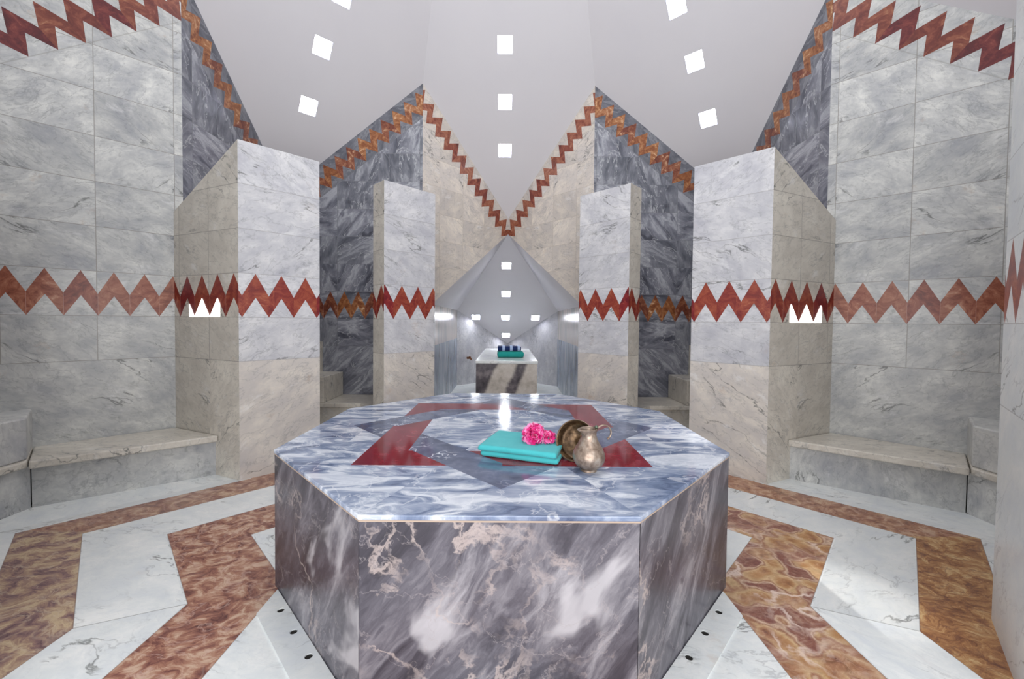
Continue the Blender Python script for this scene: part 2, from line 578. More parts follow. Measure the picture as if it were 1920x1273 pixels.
# ------------------------------------------------------------------ floor
def floor_material():
    g = G('inlaid_marble_floor')
    p = g.obj()
    x, y, _ = g.sep(p)
    ax, ay = g.f('ABSOLUTE', x), g.f('ABSOLUTE', y)
    sq = g.f('MAXIMUM', ax, ay)
    di = g.f('MULTIPLY', g.f('ADD', ax, ay), 0.70711)
    m = g.f('MINIMUM', sq, di)
    band1 = g.f('MULTIPLY', g.f('GREATER_THAN', m, 0.935), g.f('LESS_THAN', m, 1.243))
    band2 = g.f('MULTIPLY', g.f('GREATER_THAN', m, 1.555), g.f('LESS_THAN', m, 1.80))
    # angular sector id for slabs
    ang = g.f('DIVIDE', g.f('ARCTAN2', y, x), math.pi / 4)
    ang = g.f('ADD', ang, 0.5)
    sec = g.f('FLOOR', ang)
    rv, rc = g.white(g.xyz(sec, g.f('FLOOR', g.f('MULTIPLY', m, 3.2)), 1.0))
    vec = g.v('ADD', p, g.v('SCALE', rc, None, 7.0))
    col = white_stone(g, vec, rv, rc, 'floor', 0.12)
    r = g.v('LENGTH', p)
    js = g.f('MULTIPLY', g.f('ABSOLUTE', g.f('SUBTRACT', ang, g.f('ROUND', ang))), g.f('MULTIPLY', r, math.pi / 4))
    j = g.f('MULTIPLY', g.f('LESS_THAN', js, 0.0022), g.f('MULTIPLY', g.f('GREATER_THAN', m, 1.243), g.f('LESS_THAN', m, 1.555)))
    col = g.mix(g.f('MULTIPLY', j, 0.6), col, lin(120, 120, 118))

    # onyx: warped ring pattern
    def onyx(pal, scale, seed, line, ringw):
        q = g.v('ADD', p, (seed, seed * 0.7, 0))
        w = g.warp(q, 2.2, 0.30, 4)
        w = g.warp(w, 9.0, 0.07, 4)
        vo = g.voro(w, scale, 'F1', 1.0)
        d = vo.outputs['Distance']
        ring = g.f('FRACT', g.f('ADD', g.f('MULTIPLY', d, 2.0), g.f('MULTIPLY', g.noise(w, 4.0, 5, 0.6), 1.6)))
        ring = g.f('PINGPONG', g.f('MULTIPLY', ring, 2.0), 1.0)
        fine = g.noise(g.rot(w, 0.35, (1, 2.0, 1)), 11.0, 10, 0.78, 1.3)
        t = g.f('ADD', g.f('MULTIPLY', ring, ringw), g.f('MULTIPLY', g.f('SUBTRACT', fine, 0.5 * ringw), 1.0))
        c = g.ramp(t, [(0.30, pal[0]), (0.42, pal[1]), (0.52, pal[2]), (0.64, pal[3])])
        e = g.voro(w, scale, 'DISTANCE_TO_EDGE', 1.0).outputs['Distance']
        ln = g.f('MULTIPLY', g.f('SUBTRACT', 1.0, g.smooth(e, 0.0, 0.06)), g.smooth(g.noise(q, 3.0, 3), 0.42, 0.6))
        v_ = g.f('MULTIPLY', g.vein(g.rot(w, 0.3, (1, 2.2, 1)), 4.5, 0.02, 5), 0.5)
        c = g.mix(g.f('MAXIMUM', g.f('MULTIPLY', ln, line), v_), c, pal[4])
        return c
    gold = onyx([lin(98, 58, 46), lin(142, 96, 62), lin(170, 124, 80), lin(198, 166, 120), lin(116, 78, 64)], 5.5, 3.0, 0.2, 0.16)
    purp = onyx([lin(96, 70, 76), lin(134, 104, 102), lin(164, 134, 114), lin(196, 174, 142), lin(202, 184, 160)], 6.0, 9.0, 0.25, 0.2)
    rust = onyx([lin(88, 48, 46), lin(134, 86, 74), lin(164, 118, 96), lin(198, 168, 146), lin(200, 170, 156)], 9.0, 14.0, 0.3, 0.22)

    # agate: round brown-gold cells ringed with cream on a purple ground
    q = g.v('ADD', p, (21.0, 14.7, 0))
    w = g.warp(g.warp(q, 2.6, 0.16, 3), 12.0, 0.035, 4)
    vo = g.voro(w, 11.0, 'SMOOTH_F1', 0.9)
    d = g.f('ADD', vo.outputs['Distance'], g.f('MULTIPLY', g.f('SUBTRACT', g.noise(w, 14.0, 6, 0.65), 0.5), 0.22))
    ca = g.ramp(d, [(0.0, lin(86, 46, 34)), (0.14, lin(150, 100, 60)), (0.30, lin(182, 136, 86)), (0.40, lin(208, 178, 134)),
                    (0.455, lin(150, 98, 72)), (0.50, lin(214, 188, 164)), (0.56, lin(124, 68, 66)), (0.75, lin(106, 54, 56))])
    pc = g.smooth(g.noise(q, 4.0, 4), 0.45, 0.6)
    ca = g.mix(0.3, ca, g.ramp(g.noise(g.rot(w, 0.6, (1, 1.6, 1)), 24.0, 8, 0.75, 1.0), [(0.35, lin(84, 44, 40)), (0.5, lin(160, 112, 78)), (0.65, lin(224, 196, 168))]))
    agate = g.mix(g.f('MULTIPLY', pc, 0.55), ca, rust)
    cv = g.f('MULTIPLY', g.vein(w, 4.0, 0.035, 6), g.smooth(g.noise(q, 2.6, 3), 0.45, 0.6))
    agate = g.mix(g.f('MULTIPLY', cv, 0.8), agate, lin(228, 208, 196))
    right = g.f('GREATER_THAN', x, 0.0)
    outer = g.mix(right, purp, gold)
    inner = g.mix(right, rust, agate)
    # the runs along the far side are finer and redder
    far = g.f('GREATER_THAN', y, 0.02)
    outer = g.mix(g.f('MULTIPLY', far, 0.7), outer, rust)
    col = g.mix(band2, col, outer)
    col = g.mix(band1, col, inner)
    for r0 in (0.935, 1.243, 1.555, 1.80):
        e = g.f('LESS_THAN', g.f('ABSOLUTE', g.f('SUBTRACT', m, r0)), 0.0018)
        col = g.mix(g.f('MULTIPLY', e, 0.5), col, lin(110, 84, 76))
    rough = g.f('ADD', 0.26, g.f('MULTIPLY', g.noise(p, 5, 3), 0.14))
    return g.out(col, rough)


mb = MB()
mb.box((-4.2, -3.6, -0.12), (4.2, 6.4, 0.0))
fl = mb.build('floor', floor_material())
structure(fl)


# ------------------------------------------------------------------ star walls
def zline(p0, p1, z0, z1, p):
    a, b = Vector(p0), Vector(p1)
    t = (Vector(p) - a).length / (b - a).length
    return z0 + (z1 - z0) * t


def star_wall(mb, p0, p1, poly=None, mat=0, flip=False):
    """wall standing on the line from reflex corner p0 to tip p1; poly: (distance from p0, z) outline"""
    a, b = Vector((*p0, 0)), Vector((*p1, 0))
    d = (b - a)
    ln = d.length
    d.normalize()
    n = Vector((-d.y, d.x, 0))
    if n.dot(a) < 0:
        n = -n                      # outward
    zc = lambda s: ZP + (ZV - ZP) * s / ln
    if poly is None:
        poly = [(0, 0), (ln, 0), (ln, ZV), (0, ZP)]
    pts = [a + d * s + Vector((0, 0, z)) for s, z in poly]
    uv = [(s, z) for s, z in poly]
    th = math.atan2(ZP - ZV, ln)      # slope of the wall top
    ct, st = math.cos(th), math.sin(th)
    sl = [(s * ct - (z - ZP) * st, s * st + (z - ZP) * ct) for s, z in poly]
    mb.face(pts, mat, uv, sl)
    back = [p + n * TH for p in pts]
    mb.face(list(reversed(back)), mat)
    k = len(pts)
    for i in range(k):
        j = (i + 1) % k
        mb.face([pts[i], back[i], back[j], pts[j]], mat)


sx = lambda p, s: (p[0] * s, p[1])
sy = lambda p: (p[0], -p[1])
for s, side in ((-1, 'left'), (1, 'right')):
    mb = MB()
    star_wall(mb, sx(Q, s), sx(VS, s))
    structure(mb.build('wall_' + side, M_wl))
    mb = MB()
    star_wall(mb, sy(sx(Q, s)), sx(VS, s))
    structure(mb.build('wall_front_' + side, M_wl))
    mb = MB()
    star_wall(mb, sx(Q, s), sx(VD, s))
    structure(mb.build('wall_corner_' + side, M_wd))
    mb = MB()
    star_wall(mb, sx(P, s), sx(VD, s))
    structure(mb.build('wall_corner_back_' + side, M_wdb))
    # cream wall with the slanted opening into the alcove
    L = (Vector(VB) - Vector(P)).length
    s1 = L * (P[0] - 0.87) / P[0]
    mb = MB()
    star_wall(mb, sx(P, s), VB, [(0, 0), (s1, 0), (s1, 1.32), (L, 2.34), (L, ZV), (0, ZP)])
    structure(mb.build('wall_back_' + side, M_wc))

# ------------------------------------------------------------------ alcove beyond the back bay
AF = 2.45 + 1.05 * (P[0] - 0.87) / P[0]     # where the alcove side walls start
AX, AY, AT = 0.88, 4.95, 5.83
g = G('blue_grey_alcove_marble')
u, v, _ = g.sep(g.uv())
w_ = g.warp(g.xyz(g.f('MULTIPLY', u, 2.2), g.f('MULTIPLY', v, 0.6), 0), 1.6, 0.5)
nn = g.noise(w_, 2.6, 6, 0.6, 0.5)
c1 = g.ramp(nn, [(0.3, lin(70, 84, 108)), (0.46, lin(116, 128, 146)), (0.6, lin(160, 168, 178)), (0.75, lin(196, 200, 204))])
c2 = g.ramp(g.noise(w_, 3.0, 5), [(0.35, lin(150, 148, 146)), (0.6, lin(186, 176, 166))])
upm = g.smooth(v, 0.83, 0.84)
M_alc = g.out(g.mix(upm, c1, c2), 0.22)
M_alw = simple_stone('alcove_grey_marble', 'white', 0.35)
for s, side in ((-1, 'left'), (1, 'right')):
    mb = MB()
    p0, p1 = Vector((s * 0.87, AF + 0.02)), Vector((s * AX, AY))
    mb.prism([tuple(p0), (p0.x + s * TH, p0.y + 0.1), (p1.x + s * TH, p1.y), tuple(p1)][::s], 0, 1.32)
    structure(mb.build('wall_alcove_' + side, M_alc))
    mb = MB()
    e0, e1 = (s * AX, AY), (0.0, AT)
    mb.prism([e0, e1, (0.0, AT + TH), (s * (AX + TH), AY)][::-s], 0, [1.32, 0.70, 0.70, 1.32][::-s])
    structure(mb.build('wall_alcove_back_' + side, M_alw))

# alcove ceiling: the kite with the little square lights and two pale side slopes
K0, KL, KR, KB = Vector((0, 3.5, 2.34)), Vector((-AX, AY, 1.32)), Vector((AX, AY, 1.32)), Vector((0, AT, 0.70))


def slab_from_poly(name, pts, thick, mat):
    pts = [Vector(p) for p in pts]
    n = (pts[1] - pts[0]).cross(pts[2] - pts[0]).normalized()
    if n.z < 0:
        n = -n
    mb = MB()
    top = [p + n * thick for p in pts]
    mb.face(pts)
    mb.face(list(reversed(top)))
    for i in range(len(pts)):
        j = (i + 1) % len(pts)
        mb.face([pts[i], top[i], top[j], pts[j]])
    return mb.build(name, mat), n


def frame_of(n, down):
    """axes for a square hole on a sloping plane"""
    ydir = (down - n * down.dot(n)).normalized()
    xdir = ydir.cross(n).normalized()
    m = Matrix((xdir, ydir, n)).transposed().to_4x4()
    return m


def cutter(center, m, size, depth):
    bm = bmesh.new()
    bmesh.ops.create_cube(bm, size=1.0)
    bmesh.ops.scale(bm, vec=(size, size, depth), verts=bm.verts)
    o = from_bm('cutter', bm, M_plaster, smooth=False)
    mm = m.copy()
    mm.translation = center
    o.matrix_world = mm
    return o


M_pane = emitter('frosted_daylight_pane', (0.97, 0.98, 1.0, 1), 14.0)
M_pane2 = emitter('frosted_alcove_pane', (0.95, 0.97, 1.0, 1), 60.0)
M_reveal = plain('skylight_reveal', lin(205, 205, 222), 0.6)


def skylight(name, center, m, n, size, depth, label, group, pane):
    e = bpy.data.objects.new(name, None)
    e.empty_display_size = 0.1
    C.objects.link(e)
    mm = m.copy()
    mm.translation = center
    e.matrix_world = mm
    tag(e, label, 'skylight', group)
    h = size / 2
    mb = MB()
    mb.box((-h, -h, depth - 0.012), (h, h, depth), 0)
    mb.build('glass_pane', pane, e)
    e.children[0].location = (0, 0, 0)
    mb = MB()
    t = 0.004
    mb.box((-h, -h, 0.001), (-h + t, h, depth - 0.013))
    mb.box((h - t, -h, 0.001), (h, h, depth - 0.013))
    mb.box((-h + t, -h, 0.001), (h - t, -h + t, depth - 0.013))
    mb.box((-h + t, h - t, 0.001), (h - t, h, depth - 0.013))
    o = mb.build('reveal', M_reveal, e, merge=False)
    o.location = (0, 0, 0)
    return e


kite, kn = slab_from_poly('ceiling_alcove', [K0, KL, KB, KR], 0.10, M_plaster)
structure(kite)
plane_pt = lambda x, y: Vector((x, y, 2.34 - (2.34 - 1.32) / (AY - 3.5) * (y - 3.5)))
km = frame_of(kn, Vector((0, 0, -1)))
alc = [((-0.023, 4.02), 'topmost small square light in the alcove ceiling'),
       ((-0.030, 4.575), 'small square alcove light just below the topmost one'),
       ((-0.038, 5.12), 'centre one of the row of three small square alcove lights'),
       ((-0.030, 5.60), 'lowest small square alcove light, just above the folded towels'),
       ((-0.570, 5.12), 'small square alcove light at the left end of the row of three'),
       ((0.500, 5.12), 'small square alcove light at the right end of the row of three')]
holes = []
for (x, y), lab in alc:
    holes.append(cutter(plane_pt(x, y), km, 0.15, 0.5))
cut(kite, holes)
for (x, y), lab in alc:
    skylight('alcove_light', plane_pt(x, y), km, kn, 0.15, 0.06, lab, 'small square lights in the alcove ceiling', M_pane2)
for s, side in ((-1, 'left'), (1, 'right')):
    o, _ = slab_from_poly('ceiling_alcove_' + side, [K0, (s * 0.87, AF, 1.32), (s * AX, AY, 1.32)], 0.08, M_plaster)
    structure(o)

# ------------------------------------------------------------------ star ceiling
apex = Vector((0, 0, APEX))
kites = {
    'back': ((-P[0], P[1]), VB, P),
    'back_left': ((-Q[0], Q[1]), (-VD[0], VD[1]), (-P[0], P[1])),
    'back_right': (P, VD, Q),
    'left': ((-Q[0], -Q[1]), (-VS[0], 0.0), (-Q[0], Q[1])),
    'right': (Q, VS, (Q[0], -Q[1])),
}
lights = {
    'back': [((-0.047, 2.911), 'lowest square skylight of the central column above the alcove'),
             ((-0.048, 2.565), 'middle square skylight of the central column above the alcove'),
             ((-0.048, 2.215), 'top square skylight of the central column above the alcove')],
    'back_left': [((-2.022, 2.035), 'lowest square skylight on the left slanted ceiling panel'),
                  ((-1.765, 1.784), 'middle square skylight on the left slanted ceiling panel'),
                  ((-1.503, 1.612), 'square skylight on the left ceiling panel cut by the top of the photo')],
    'back_right': [((2.045, 2.07), 'lowest square skylight on the right slanted ceiling panel'),
                   ((1.785, 1.825), 'middle square skylight on the right slanted ceiling panel'),
                   ((1.522, 1.632), 'square skylight on the right ceiling panel cut by the top of the photo')],
}
for nm, (a, v_, b) in kites.items():
    pa, pv, pb = Vector((*a, ZP)), Vector((*v_, ZV)), Vector((*b, ZP))
    mid = (pa + pb) / 2
    # build as one outline: near-planar kite, extended slightly past the walls
    n = (pb - pa).cross(pv - apex).normalized()
    if n.z < 0:
        n = -n
    mb = MB()
    low = [apex, pa, pv, pb]
    hi = [p + n * 0.12 for p in low]
    mb.face([low[0], low[1], low[2]])
    mb.face([low[0], low[2], low[3]])
    mb.face([hi[2], hi[1], hi[0]])
    mb.face([hi[3], hi[2], hi[0]])
    for i in range(4):
        j = (i + 1) % 4
        mb.face([low[i], hi[i], hi[j], low[j]])
    o = mb.build('ceiling_' + nm, M_plaster)
    structure(o)
    if nm in lights:
        m = frame_of(n, Vector((0, 0, -1)))
        cs = []
        items = []
        for (x, y), lab in lights[nm]:
            z = pv.z - (n.x * (x - pv.x) + n.y * (y - pv.y)) / n.z
            c0 = Vector((x, y, z))
            items.append((c0, lab))
            cs.append(cutter(c0, m, 0.165, 0.6))
        cut(o, cs)
        for c0, lab in items:
            skylight('skylight', c0, m, n, 0.165, 0.075, lab, 'square skylights in the white star ceiling', M_pane)


# ------------------------------------------------------------------ pillars
def pillar_material(name, phase, period, tint='white', warm_base=0.85):
    g = G(name)
    u, v, _ = g.sep(g.uv())
    vec, rv, rc, joint = blocks(g, u, v, 0.9, -0.1)
    vec = g.v('ADD', vec, g.new('ShaderNodeObjectInfo').outputs['Location'])
    col = white_stone(g, vec, rv, rc, tint, 0.25)
    warm = white_stone(g, vec, rv, rc, 'cream', 0.45)
    col = g.mix(g.f('MULTIPLY', g.f('LESS_THAN', v, Z0), warm_base), col, warm)
    col = g.mix(g.f('MULTIPLY', joint, 0.6), col, lin(150, 148, 148))
    t = g.f('DIVIDE', g.f('SUBTRACT', v, 1.143), 0.308)
    m, pid = zig(g, u, t, period, phase)
    m = g.f('MULTIPLY', m, g.f('MULTIPLY', g.f('GREATER_THAN', t, 0.0), g.f('LESS_THAN', t, 1.0)))
    col = g.mix(m, col, red_stone(g, g.v('ADD', g.xyz(u, v, 0), g.xyz(0, 0, g.f('MULTIPLY', pid, 2.3))), 'red', pid))
    return g.out(col, 0.33, g.f('SUBTRACT', 1.0, joint), bstr=0.3)


M_pf = pillar_material('pillar_face_marble', 0.02, 0.165)
M_ps = pillar_material('small_pillar_face_marble', -0.065, 0.17)
M_pj = pillar_material('near_pillar_painted_daylight', 0.02, 0.165, 'floor', 0.0)  # paler copy of the face marble, daylight on the near pillars painted in
M_pk = wall_material('pillar_flank_marble', 'beige', 'red', 0.18, 0.05 - 0.09, w=0.36, u0=0.33, rough=0.33, stain=0.35)
HT, HW = 2.362, 1.94


def pillar(s, big, yflip, label, dx=(0, 0)):
    """s mirrors in x; big: the one beside the side bay, otherwise beside the back bay"""
    d = Vector(D) + Vector(dx)
    c = Vector(CC) + Vector(dx) * 0.6
    ax = (c - d).normalized()
    out = Vector((ax.y, -ax.x))
    if out.dot(d) < 0:
        out = -out
    c2 = c + out * 0.2
    w1 = Vector((2.54, 1.01)) if big else Vector((2.47, 0.93))
    w2 = Vector((2.50, 1.35))
    pts = [d, c, c2, w2, w1]
    z = [HT, HT, HT, HW, HW]
    if not big:
        pts = [Vector((p.y, p.x)) for p in pts]
        pts[3] = Vector((1.36, 2.45))
        pts[4] = Vector((0.94, 2.44))
    pts = [Vector((p.x * s, p.y * (-1 if yflip else 1))) for p in pts]
    e = empty('marble_pillar', ((pts[0] + pts[1]) / 2).to_3d(), label, 'pillar', 'marble pillars around the platform')
    # material slots: 0 front, 1 flank
    mb = MB()
    V = lambda p, h: (p.x, p.y, h)
    z0 = 0.0
    mb.face([V(pts[0], z0), V(pts[1], z0), V(pts[1], HT), V(pts[0], HT)], 0,
            [(0, z0), ((pts[1] - pts[0]).length, z0), ((pts[1] - pts[0]).length, HT), (0, HT)])
    lf = (pts[4] - pts[0]).length
    mb.face([V(pts[0], z0), V(pts[0], HT), V(pts[4], HW), V(pts[4], z0)], 1, [(0, z0), (0, HT), (lf, HW), (lf, z0)])
    l2 = (pts[2] - pts[1]).length
    mb.face([V(pts[1], z0), V(pts[2], z0), V(pts[2], HT), V(pts[1], HT)], 1, [(0, z0), (l2, z0), (l2, HT), (0, HT)])
    mb.face([V(pts[2], z0), V(pts[3], z0), V(pts[3], HW), V(pts[2], HT)], 1)
    mb.face([V(pts[3], z0), V(pts[4], z0), V(pts[4], HW), V(pts[3], HW)], 1)
    mb.face([V(pts[0], HT), V(pts[1], HT), V(pts[2], HT)], 1)
    mb.face([V(pts[0], HT), V(pts[2], HT), V(pts[3], HW)], 1)
    mb.face([V(pts[0], HT), V(pts[3], HW), V(pts[4], HW)], 1)
    mb.face([V(pts[i], z0) for i in range(5)], 1)
    o = mb.build('shaft', [M_pj if yflip else (M_pf if big else M_ps), M_pk], e, loc=e.location)
    return e


pillar(-1, True, False, 'tall white marble pillar left of the platform, beside the left bench')
pillar(1, True, False, 'tall white marble pillar right of the platform, beside the right bench')
pillar(-1, False, False, 'narrow white marble pillar just left of the lit back alcove')
pillar(1, False, False, 'narrow white marble pillar just right of the lit back alcove')
pillar(1, True, True, 'marble pillar cut by the right edge of the photo, nearest the camera', (0.05, 0.126 * -1))
pillar(-1, True, True, 'marble pillar at the bottom left edge of the photo, only a sliver showing', (0.05, 0.126 * -1))

# lit triangles low in the zigzag of the two big pillar flanks
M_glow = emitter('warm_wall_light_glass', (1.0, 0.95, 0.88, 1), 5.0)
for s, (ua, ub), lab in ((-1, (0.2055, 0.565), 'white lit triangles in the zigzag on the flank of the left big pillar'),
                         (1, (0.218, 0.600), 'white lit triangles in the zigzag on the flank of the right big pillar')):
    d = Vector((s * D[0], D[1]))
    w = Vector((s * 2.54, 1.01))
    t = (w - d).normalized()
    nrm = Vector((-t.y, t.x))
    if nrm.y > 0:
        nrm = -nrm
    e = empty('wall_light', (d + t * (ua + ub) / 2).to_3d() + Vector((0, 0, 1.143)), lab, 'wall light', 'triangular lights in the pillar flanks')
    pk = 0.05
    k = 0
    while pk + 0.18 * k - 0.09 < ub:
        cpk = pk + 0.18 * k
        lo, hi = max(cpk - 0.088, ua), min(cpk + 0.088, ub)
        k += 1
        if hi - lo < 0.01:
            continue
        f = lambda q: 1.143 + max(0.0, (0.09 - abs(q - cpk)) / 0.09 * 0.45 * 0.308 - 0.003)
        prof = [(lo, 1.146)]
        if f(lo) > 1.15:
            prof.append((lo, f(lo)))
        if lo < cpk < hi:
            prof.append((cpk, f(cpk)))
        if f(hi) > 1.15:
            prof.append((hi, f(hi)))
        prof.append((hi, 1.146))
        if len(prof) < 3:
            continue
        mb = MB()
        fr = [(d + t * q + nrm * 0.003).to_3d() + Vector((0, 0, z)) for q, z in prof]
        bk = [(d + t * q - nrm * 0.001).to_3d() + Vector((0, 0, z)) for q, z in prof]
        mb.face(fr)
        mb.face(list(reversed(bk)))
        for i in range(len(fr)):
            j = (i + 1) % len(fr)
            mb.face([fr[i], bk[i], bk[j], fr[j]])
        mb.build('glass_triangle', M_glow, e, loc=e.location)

# ------------------------------------------------------------------ platform
def top_material():
    g = G('inlaid_platform_top')
    p = g.obj()
    x, y, _ = g.sep(p)
    ax, ay = g.f('ABSOLUTE', x), g.f('ABSOLUTE', y)
    sq = g.f('MAXIMUM', ax, ay)
    di = g.f('MULTIPLY', g.f('ADD', ax, ay), 0.70711)
    inr = g.f('MULTIPLY', g.f('GREATER_THAN', sq, 0.40), g.f('LESS_THAN', sq, 0.575))
    ind = g.f('MULTIPLY', g.f('GREATER_THAN', di, 0.385), g.f('LESS_THAN', di, 0.555))
    ang = g.f('FLOOR', g.f('DIVIDE', g.f('ADD', g.f('ARCTAN2', y, x), 2 * math.pi), math.pi / 4))
    redover = g.f('LESS_THAN', g.f('MODULO', ang, 2.0), 0.5)
    both = g.f('MULTIPLY', inr, ind)
    mred = g.f('MULTIPLY', inr, g.f('SUBTRACT', 1.0, g.f('MULTIPLY', both, g.f('SUBTRACT', 1.0, redover))))
    mdark = g.f('MULTIPLY', ind, g.f('SUBTRACT', 1.0, g.f('MULTIPLY', both, redover)))
    # ring segments of blue-white marble
    zone = g.f('GREATER_THAN', g.f('MAXIMUM', sq, di), 0.70)
    a2 = g.f('FLOOR', g.f('ADD', g.f('DIVIDE', g.f('ARCTAN2', y, x), math.pi / 4), 0.5))
    rv, rc = g.white(g.xyz(a2, zone, 2.0))
    vec = g.v('ADD', p, g.v('SCALE', rc, None, 5.0))
    w = g.warp(g.rot(vec, -0.5, (1.0, 2.8, 1.0)), 1.8, 0.8)
    n = g.noise(w, 3.4, 7, 0.62, 0.6)
    col = g.ramp(n, [(0.30, lin(66, 80, 110)), (0.42, lin(116, 130, 158)), (0.51, lin(160, 170, 190)), (0.59, lin(214, 219, 228)), (0.72, lin(176, 184, 202))])
    col = g.mix(g.f('MULTIPLY', g.vein(g.warp(p, 3, .4), 3.5, 0.012, 5), 0.4), col, lin(232, 234, 240))
    rn = g.noise(g.warp(p, 6, .2), 12, 5, 0.6)
    red = g.ramp(rn, [(0.3, lin(100, 22, 36)), (0.55, lin(126, 36, 50)), (0.75, lin(150, 70, 80))])
    dn = g.noise(g.warp(p, 3, .5), 6, 6, 0.6)
    dk = g.ramp(dn, [(0.3, lin(64, 72, 96)), (0.55, lin(94, 104, 130)), (0.75, lin(130, 138, 160))])
    dk = g.mix(g.f('MULTIPLY', g.vein(g.warp(p, 5, .35), 5.0, 0.016, 6), g.smooth(g.noise(p, 4, 2), .45, .6)), dk, lin(214, 220, 232))
    col = g.mix(mdark, col, dk)
    col = g.mix(mred, col, red)
    return g.out(col, 0.10, spec=0.55)


def side_material():
    g = G('purple_grey_veined_marble')
    u, v, _ = g.sep(g.uv())
    geo = g.new('ShaderNodeNewGeometry')
    nx, ny, nz = g.sep(geo.outputs['Normal'])
    vec = g.xyz(g.f('ADD', u, g.f('MULTIPLY', g.f('ROUND', g.f('MULTIPLY', nx, 2.0)), 3.0)), v, g.f('MULTIPLY', ny, 2.0))
    rr = g.rot(vec, -0.95, (1.0, 1.0, 1.0))
    st = g.v('MULTIPLY', rr, (0.75, 2.4, 1.0))
    w = g.warp(st, 1.5, 0.9, 5)
    n = g.noise(w, 2.4, 8, 0.66, 0.5)
    col = g.ramp(n, [(0.32, lin(44, 42, 50)), (0.43, lin(70, 67, 76)), (0.52, lin(96, 93, 102)), (0.60, lin(128, 125, 132)), (0.70, lin(160, 157, 163))])
    patch = g.smooth(g.noise(g.warp(g.v('MULTIPLY', rr, (0.8, 1.7, 1)), 2.2, 0.35), 2.3, 4, 0.5), 0.60, 0.68)
    col = g.mix(g.f('MULTIPLY', patch, 0.75), col, lin(186, 183, 188))
    w3 = g.warp(vec, 3.0, 0.5, 6)
    mask = g.smooth(g.noise(vec, 2.2, 3), 0.46, 0.58)
    v1 = g.f('MULTIPLY', g.vein(w3, 2.1, 0.018, 7), mask)
    col = g.mix(g.f('MULTIPLY', v1, 0.75), col, lin(182, 168, 164))
    v2 = g.vein(g.warp(vec, 6.0, 0.25, 5), 4.5, 0.010, 5)
    col = g.mix(g.f('MULTIPLY', v2, 0.4), col, lin(160, 152, 154))
    return g.out(col, 0.3, spec=0.4)


M_top = top_material()
M_side = side_material()
M_grout = plain('beige_grout', lin(178, 158, 142), 0.6)
PH = 0.582
S = 0.8
a_, b_ = S / 2, S / 2 * (1 + 2 ** 0.5)


def octo(k=0.0):
    aa = a_ + k * math.tan(math.pi / 8)
    bb = b_ + k
    return [(-aa, -bb), (aa, -bb), (bb, -aa), (bb, aa), (aa, bb), (-aa, bb), (-bb, aa), (-bb, -aa)]


plat = empty('octagonal_platform', (0, 0, 0), 'large octagonal grey marble platform with red and blue star inlay on top', 'platform')
mb = MB()
mb.prism(octo(0.002), PH - 0.015, PH)
mb.build('tabletop', M_top, plat, bevel=0.003)
mb = MB()
mb.prism(octo(0.0), PH - 0.020, PH - 0.015)
mb.build('grout_line', M_grout, plat)
o8 = octo(-0.001)
i8 = octo(-0.03)
for i in range(8):
    j = (i + 1) % 8
    e0, e1 = Vector(o8[i]), Vector(o8[j])
    q0, q1 = Vector(i8[i]), Vector(i8[j])
    dd = (e1 - e0).normalized() * 0.0012
    mb = MB()
    mb.prism([tuple(e0 + dd), tuple(e1 - dd), tuple(q1 - dd), tuple(q0 + dd)], 0.0, PH - 0.020)
    mb.build('side_panel', M_side, plat)
mb = MB()
mb.prism(octo(-0.031), 0.0, PH - 0.021)
mb.build('core', M_grout, plat)

# drain slabs on the four diagonal sides
M_drain = simple_stone('drain_slab_marble', 'floor', 0.35, 1.0, 0.25)
M_hole = plain('drain_hole_dark', (0.012, 0.010, 0.008, 1), 0.9)
for k, lab in enumerate(('white marble drain slab with holes at the front right of the platform',
                         'white marble drain slab with holes behind the platform on the right',
                         'white marble drain slab with holes behind the platform on the left',
                         'white marble drain slab with holes at the front left of the platform')):
    if k in (1, 2):
        continue
    sgx = 1 if k in (0, 1) else -1
    sgy = -1 if k in (0, 3) else 1
    # strip: from |x|+|y| = a+b to 1.515
    s0, s1 = a_ + b_ + 0.003, 1.510
    lim = 0.934
    p = [(b_, s0 - b_), (s0 - b_, b_)]
    quad = [(min(lim, b_), s0 - min(lim, b_)), (s0 - lim, lim), (s1 - lim, lim), (lim, s1 - lim)]
    quad = [(x * sgx, y * sgy) for x, y in quad]
    area2 = sum(quad[i][0] * quad[(i + 1) % 4][1] - quad[(i + 1) % 4][0] * quad[i][1] for i in range(4))
    if area2 < 0:
        quad.reverse()
    cx_, cy_ = sum(q[0] for q in quad) / 4, sum(q[1] for q in quad) / 4
    e = empty('drain_slab', (cx_, cy_, 0), lab, 'drain', 'perforated drain slabs around the platform')
    mb = MB()
    mb.prism(quad, 0.0, 0.006)
    sl = mb.build('slab', M_drain, e, loc=e.location)
    cs = []
    hs = []
    for q in range(5):
        hx = 0.852 - 0.1065 * (q)
        hy = 1.408 - hx
        hs.append((hx * sgx, hy * sgy))
    for hx, hy in hs:
        bm = bmesh.new()
        bmesh.ops.create_cone(bm, cap_ends=True, segments=24, radius1=0.013, radius2=0.013, depth=0.1)
        c_ = from_bm('cutter', bm, M_hole, smooth=False)
        c_.location = (hx, hy, 0)
        cs.append(c_)
    cut(sl, cs)
    for hx, hy in hs:
        mb = MB()
        mb.prism([(hx + 0.0140 * math.cos(t * math.pi / 10), hy + 0.0140 * math.sin(t * math.pi / 10)) for t in range(20)], 0.0003, 0.0012)
        ho = mb.build('drain_hole', M_hole, e, loc=e.location)
        ho.parent = sl

